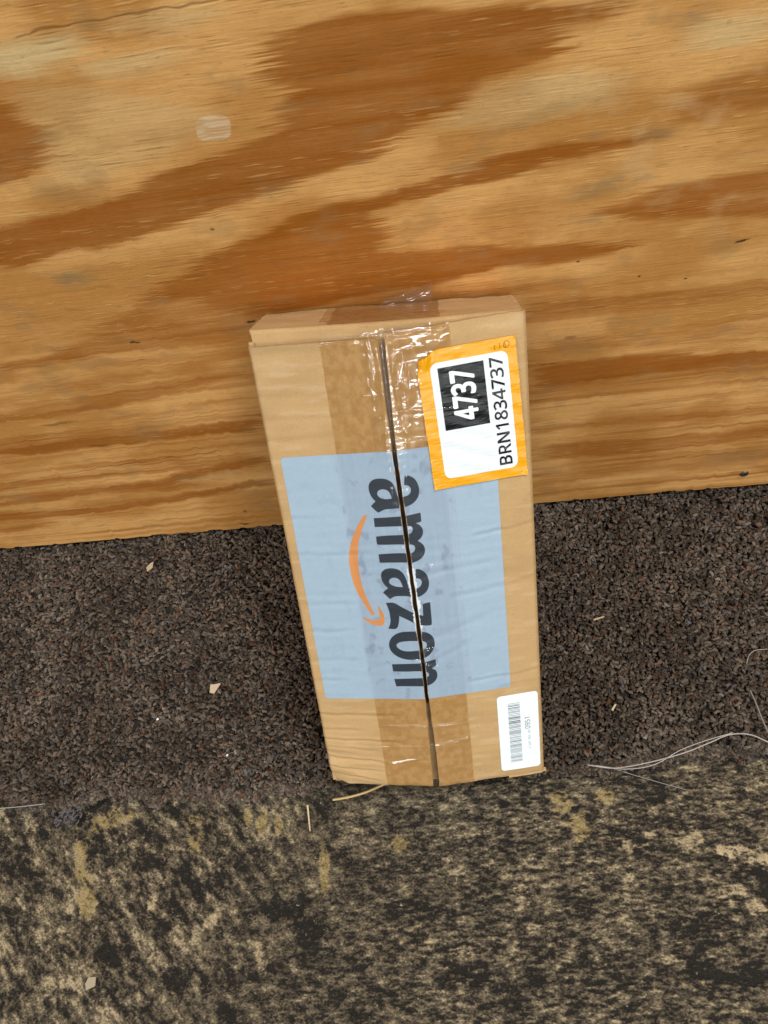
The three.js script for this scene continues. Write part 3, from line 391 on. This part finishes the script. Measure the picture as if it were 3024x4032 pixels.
// white barcode label
{
  const SW = 32.6, SH = 77.4, S = 12, c = document.createElement('canvas'); c.width = Math.round(SW * S); c.height = Math.round(SH * S); const x = c.getContext('2d'); x.scale(S, S);
  x.fillStyle = '#eaf0f2'; x.fillRect(0, 0, SW, SH);
  let y = 8.6, k = 0; const wd = [1, 1, 2, 1, 1, 3, 1, 1, 2, 2, 1, 1]; const r0 = seed;
  while (y < 69) { const dens = 0.30 + 0.28 * vn(k * 0.4, 3), b = 0.34 * (wd[(k * 7) % 12] > 1 && rnd() < 0.6 ? 2 : 1) * (0.8 + dens), w = 0.40 * (rnd() < 0.35 ? 2.4 : 1.2); const g = Math.round(lerp(150, 55, clamp(gauss(y - 30, 24) * 0.9 + 0.15 * rnd()))); x.fillStyle = `rgb(${g},${g + 6},${g + 12})`; x.fillRect(8.3, y, 9.6, b); y += b + w; k++; }
  seed = r0;
  const up = (str, x0, y0, h, color) => { x.save(); x.translate(x0, y0); x.rotate(-Math.PI / 2); x.scale(h / 30, h / 30); x.font = '40px sans-serif'; x.fillStyle = color; x.fillText(str, 0, 0); x.restore(); };
  up('0951', 25.6, 36.6, 4.4, '#444d56');
  x.fillStyle = '#98a3a9'; for (let i = 0; i < 15; i++) if (i % 5 !== 3) { x.fillRect(23.4, 37.8 + i * 1.32, 2.1, 0.42); x.fillRect(23.4 + (i % 3) * 0.7, 38.2 + i * 1.32, 0.4, 0.7); }
  const t = new THREE.CanvasTexture(c); t.colorSpace = THREE.SRGBColorSpace;
  const m = new THREE.MeshPhysicalMaterial({ map: t, roughness: 0.5, specularIntensity: 0.6 });
  const R = 3.2, at = (a, b) => { let lx = a * SW, ly = b * SH; for (const [ox, oy] of [[R, R], [SW - R, R], [R, SH - R], [SW - R, SH - R]]) { const dx = lx - ox, dy = ly - oy; if (dx * (ox - SW / 2) > 0 && dy * (oy - SH / 2) > 0) { const q = Math.max(Math.abs(dx), Math.abs(dy)), h = Math.hypot(dx, dy); if (h > 0) { lx = ox + dx * q / h; ly = oy + dy * q / h; } } } return [144.4 + lx, 8.8 + ly + 0.02 * lx, lx, ly]; };
  part('barcode_label', slab(52, 60, (a, b) => { const P = at(a, b); return [P[0] * mm, P[1] * mm, front(P[0] * mm, P[1] * mm) + 0.0004]; }, (a, b) => { const P = at(a, b); return [P[2] / SW, P[3] / SH]; }, [0, 0, -0.00012]), m, parcel, 'small white barcode label with rounded corners');
}

// clear packing tape: a long strip down the opening, a second crumpled layer at the top and a loose tail
{
  const m = new THREE.MeshPhysicalMaterial({ color: 0xffffff, transmission: 1, thickness: 0, roughness: 0.085, ior: 1.58, specularIntensity: 1 });
  const film = (u, v) => {                                   // follows the flaps and bridges the opening with a slack dip
    const l = slitL(v), r = slitR(v);
    if (u > l && u < r) { const t = (u - l) / (r - l); return lerp(front(l, v), front(r, v), t) - 0.0014 * Math.sin(Math.PI * t); }
    return front(u, v);
  };
  const crumple = (U, V, amp) => {
    const c = gauss(U - 89, 15), top = sst(300, 372, V), bot = sst(95, 70, V);
    let h = 0.10 * fbm(U * 0.12, V * 0.10, 3);
    const lines = gauss(U - 83.5 + 1.5 * Math.sin(V * 0.05), 1.1) + 0.8 * gauss(U - 80.6 + 2 * Math.sin(V * 0.035 + 1), 0.8) * sst(0.3, 0.6, vn(V * 0.03, 5)) + gauss(U - 94.5 - 1.4 * Math.sin(V * 0.06 + 2), 1.0) + 0.7 * gauss(U - 98 - 3 * Math.sin(V * 0.04), 0.9) * sst(0.35, 0.65, vn(V * 0.04, 9));
    h += amp * 1.3 * lines * (0.30 + top) * (0.3 + 1.2 * vn(V * 0.08, 3));
    h += amp * (U > 92 ? 1.5 : 0.5) * gauss(U - 94, 17) * top * Math.pow(ridge(U * 0.13 + 0.6 * vn(U * 0.2, V * 0.1), V * 0.10 + 4), 5);
    h += amp * sst(364, 378, V) * 1.1 * Math.pow(ridge(U * 0.035 + 2, V * 0.30 + 0.5 * vn(U * 0.08, 1)), 3);
    h += amp * 0.5 * gauss(V - 341 - 0.04 * (U - 60), 1.0) * sst(56, 62, U) * sst(82, 72, U) + amp * 0.6 * gauss(V - 329 + 0.06 * (U - 96), 1.4) * sst(92, 97, U);
    h += bot * (1.2 * gauss(V - 47 - 0.03 * (U - 89) - 1.2 * Math.sin(U * 0.06), 1.1) + 0.9 * gauss(V - 67 + 0.02 * (U - 60), 1.2) + 1.2 * gauss(V - 31 - 0.30 * (U - 70), 1.4) * sst(86, 72, U) * sst(50, 56, U) + 0.5 * gauss(V - 83 - 0.02 * U, 1.0));
    h += 0.9 * gauss(V - 125 + 0.5 * (U - 95), 2.0) * gauss(U - 94, 12) + 0.8 * gauss(V - 138 - 0.25 * (U - 90), 1.6) * gauss(U - 92, 9);
    return h * mm;
  };
  const strip = (u0, u1, v0, v1, off, amp, nu, nv, over, below, jag) => grid(nu, nv, (a, b) => {
    const total = below + (v1 - v0) + over; let s = b * total;
    const edge = (k) => jag * (fbm(b * 30 + k, k, 3) - 0.5) * mm * 2; const u = lerp(u0 + edge(1), u1 + edge(5), a);
    const U = u / mm;
    if (s < below) { const q = below - s; return [u, v0 - 0.0006 * fbm(U * 0.1, q * 200, 2), film(u, Math.max(v0, 0)) + off - q]; }
    s -= below; if (s <= v1 - v0) { const v = v0 + s; const lift = off + crumple(U, v / mm, amp); return [u, v, film(u, Math.max(v, 0)) + lift]; }
    s -= v1 - v0; const d = u < MID ? u : W - u, nTop = D - TH - 0.0008 + BULGE * 0.72 * clamp(d / MID), start = film(u, v1) + off, step = start - nTop;   // over the top edge
    const arc = 0.006; if (s < arc) { const t = s / arc; return [u, v1 + (L + endSkew(u) + 0.0009 + off - v1) * sst(0, 1, t), lerp(start + crumple(U, v1 / mm, amp) * (1 - t), nTop - 0.001, t * t) + 0.0012 * Math.sin(Math.PI * t) * Math.pow(ridge(U * 0.06 + 2 * t, t * 2.4 + U * 0.01), 2)]; }
    const n = nTop - 0.001 - (s - arc); return [u, L + endSkew(u) + 0.0009 + off + (0.0006 + 0.0014 * amp * gauss((s - arc) / mm, 5)) * fbm(U * 0.16, s * 260, 3), Math.max(n, 0.006)];
  });
  part('packing_tape', strip(0.048, 0.1205, -0.0026, 0.380, 0.00045, 0.75, 110, 560, 0.062, 0.030, 0.25), m, parcel, 'long clear tape strip down the opening');
  part('packing_tape', strip(0.0745, 0.1305, 0.301, 0.3805, 0.0010, 1.15, 110, 260, 0.020, 0, 0.8), m, parcel, 'crumpled clear tape layer at the top of the opening');
  // a loose tail standing up from the top end against the plywood
  const tail = grid(40, 16, (a, b) => { const U = lerp(0.080, 0.1215, a), high = 0.0015 + 0.0105 * a ** 0.8 + 0.0015 * (fbm(a * 9, 3, 3) - 0.5); return [U + 0.002 * b, L + 0.0016 + b * high, 0.024 - b * high * 0.8 - 0.004 * a + 0.0010 * Math.sin(a * 11 + b * 3) + 0.0007 * Math.sin(b * 9 - a * 5)]; });
  part('packing_tape', tail, new THREE.MeshPhysicalMaterial({ color: new THREE.Color().setRGB(0.94, 0.93, 0.93), transmission: 0.98, thickness: 0, roughness: 0.16, ior: 1.5 }), parcel, 'loose end of clear tape sticking up behind the parcel');
}

// ---------- scraps on the carpet and the floor ----------
function scrap(name, label, category, pts, at, turn, color, thick, group, tilt = 0.12) {
  const s = new THREE.Shape(pts.map(([a, b]) => new THREE.Vector2(a * mm, b * mm))), g = new THREE.ExtrudeGeometry(s, { depth: thick, bevelEnabled: false }); g.rotateX(-Math.PI / 2);
  const o = part(name, g, new THREE.MeshStandardMaterial({ color: new THREE.Color().setRGB(...color), roughness: 0.9 })); o.position.set(...at); o.rotation.set(tilt, turn, tilt * 0.6); tag(o, label, category, group); return o;
}
scrap('paper_scrap', 'larger torn tan paper scrap on the carpet left of the parcel', 'scrap', [[-5.5, -3.5], [-1, -5], [5.5, 2.5], [6.5, 4.2], [1.5, 4], [-4.5, 4.5]], [-0.2172, 0.0042, 0.1786], 0.1, [0.50, 0.37, 0.25], 0.0006);
scrap('paper_scrap_001', 'smaller torn tan paper scrap on the carpet close to the plywood', 'scrap', [[-4, -4.5], [2.5, -2], [4.5, 5], [0.5, 4], [-4.5, 0.5]], [-0.3027, 0.0042, 0.0372], 0.2, [0.42, 0.31, 0.19], 0.0006);
scrap('wood_splinter', 'short pale wood splinter on the carpet right of the parcel, nearest the plywood', 'splinter', [[-5.5, -0.7], [4, -1.0], [6.5, 0.2], [-5, 0.9]], [0.1658, 0.0045, 0.1337], 0.25, [0.55, 0.40, 0.23], 0.0008);
scrap('wood_splinter_001', 'tiny pale wood chip on the carpet right of the parcel, level with its barcode', 'splinter', [[-3.6, -1], [3.6, -0.6], [3, 0.9], [-3, 1]], [0.1647, 0.0045, 0.2211], 0.9, [0.55, 0.43, 0.27], 0.0008);
scrap('wood_splinter_002', 'thin upright-looking pale splinter on the bare floor left of the parcel', 'splinter', [[-11.5, -0.8], [11.5, -0.5], [11, 0.5], [-11, 0.9]], [-0.1217, -0.0072, 0.302], -1.44, [0.62, 0.47, 0.28], 0.0008, undefined, 0.0);
scrap('plastic_fleck', 'white fleck on the carpet between the larger paper scrap and the bare floor', 'fleck', [[-1.2, -0.8], [1.2, -0.7], [1, 0.9], [-1, 0.8]], [-0.2724, 0.0048, 0.2061], 0.3, [0.8, 0.85, 0.88], 0.0007);
scrap('plastic_fleck_001', 'white fleck on the carpet just left of the parcel foot', 'fleck', [[-1.1, -0.6], [1.1, -0.7], [1, 0.7], [-1, 0.6]], [-0.1991, 0.0048, 0.2444], 0.8, [0.75, 0.8, 0.83], 0.0007);
scrap('wood_chip', 'pale chip on the dark floor at the far lower left', 'chip', [[-5, -3], [3, -4], [6, 2], [0, 5], [-4, 2]], [-0.3085, -0.0070, 0.4255], 0.5, [0.36, 0.29, 0.19], 0.0012, undefined, 0.03);
function thread(name, label, pts, r, color, category = 'thread', group) {
  const g = new THREE.TubeGeometry(new THREE.CatmullRomCurve3(pts.map(([x, y, z]) => new THREE.Vector3(x * mm, y * mm, z * mm))), 60, r, 6);
  const o = part(name, g, new THREE.MeshStandardMaterial({ color: new THREE.Color().setRGB(...color), roughness: 0.8 })); tag(o, label, category, group); return o;
}
const grayT = [0.40, 0.36, 0.32];
thread('loose_thread', 'thickest pale thread running along the carpet edge right of the parcel', [[133, 3.5, 270.5], [155, 4, 274.4], [184, 4.2, 271.6], [218, 5, 264.8], [239, 6, 258.3], [260, 7, 251.8], [277, 6.5, 252.8], [291, 6, 260.1], [310, 5, 268]], 0.00055, grayT);
thread('loose_thread_001', 'second pale thread twisting beside the thickest one on the carpet edge', [[140, 4, 271.5], [165, 5, 276], [190, 4.5, 273.5], [215, 6, 262.5], [236, 7, 256.3], [262, 7.5, 250.5]], 0.00042, grayT);
thread('loose_thread_002', 'pale thread end hanging from the carpet edge onto the bare floor', [[150, 4, 273], [170, -3, 279], [192, -6.6, 286], [216, -7, 294]], 0.0003, [0.30, 0.27, 0.23]);
thread('loose_thread_003', 'thick grey fibre on the carpet at the right border of the picture', [[287.7, 5, 213.7], [289, 6, 224], [290.5, 6, 238], [294, 5, 258]], 0.0007, [0.22, 0.19, 0.16]);
thread('loose_thread_004', 'fine curled white fibre on the carpet at the upper right border', [[291.5, 4, 188], [295, 6, 181], [300, 7, 177.4], [313, 5, 175.8]], 0.0003, grayT);
thread('loose_thread_005', 'grey thread on the carpet edge at the left border of the picture', [[-425, 0, 281], [-405, 1, 280.6], [-395, 2, 280.4], [-376, 1, 279]], 0.0004, [0.36, 0.35, 0.34]);
thread('straw_sliver', 'flat straw coloured sliver poking out under the lower left parcel corner', [[-99.5, -6.6, 287.4], [-85, -5.5, 286], [-68, -2, 283], [-40, 4, 274]], 0.0011, [0.55, 0.37, 0.16], 'sliver');
{ // clump of loose pile pushed off the carpet edge
  const gs = []; for (let i = 0; i < 46; i++) { const a = rr(0, 6.28), q = Math.sqrt(rnd()) * 0.010; const p = new THREE.Vector3(-0.354 + Math.cos(a) * q * 1.3, -0.0065 + rr(0, 0.006), 0.290 + Math.sin(a) * q * 0.9); const pts = []; const b = rr(0, 6.28), r = rr(0.0018, 0.0032); for (let k = 0; k < 5; k++) pts.push(new THREE.Vector3(p.x + Math.cos(b + k * 0.8) * r, p.y + 0.0008 * Math.sin(k * 1.4 + b) + 0.0008, p.z + Math.sin(b + k * 0.8) * r)); gs.push(new THREE.TubeGeometry(new THREE.CatmullRomCurve3(pts), 8, 0.0009, 5)); }
  tag(part('lint_clump', mergeGeometries(gs), new THREE.MeshStandardMaterial({ color: new THREE.Color().setRGB(0.115, 0.098, 0.095), roughness: 1 })), 'grey brown tuft of loose pile at the left carpet edge', 'lint');
}

// ---------- ceiling lights of the hall, above and behind the camera ----------
LAMPS.forEach(([x, y, z], i) => {
  const row = ['nearest the plywood', 'second from the plywood', 'third from the plywood', 'fourth from the plywood', 'farthest from the plywood'], where = i > 9 ? `in the short outer row, ${['nearer', 'farther'][i - 10]} one` : `in the ${i % 2 ? 'left' : 'right'} row, ${row[i >> 1]}`;
  const t = thing(i ? `ceiling_light_${String(i).padStart(3, '0')}` : 'ceiling_light', `white ceiling light above the scene ${where}`, 'light', 'ceiling lights'); t.position.set(x, y, z);
  const housing = new THREE.BoxGeometry(LAMP_LENGTH + 0.06, 0.06, LAMP_WIDTH + 0.06); housing.translate(0, 0.04, 0);
  part('housing', housing, new THREE.MeshStandardMaterial({ color: new THREE.Color().setRGB(0.75, 0.75, 0.75), roughness: 0.6 }), t);
  const glow = new THREE.BoxGeometry(LAMP_LENGTH, 0.008, LAMP_WIDTH); glow.translate(0, 0.004, 0);
  part('light_diffuser', glow, new THREE.MeshStandardMaterial({ color: 0xffffff, emissive: LAMP_COLOR, emissiveIntensity: 1.5, roughness: 0.7 }), t);
  const l = new THREE.RectAreaLight(LAMP_COLOR, LAMP_RADIANCE, LAMP_LENGTH, LAMP_WIDTH); l.rotation.x = -Math.PI / 2; l.position.set(0, -0.006, 0); l.name = 'tube_light'; t.add(l);
});

renderer.render(scene, camera);
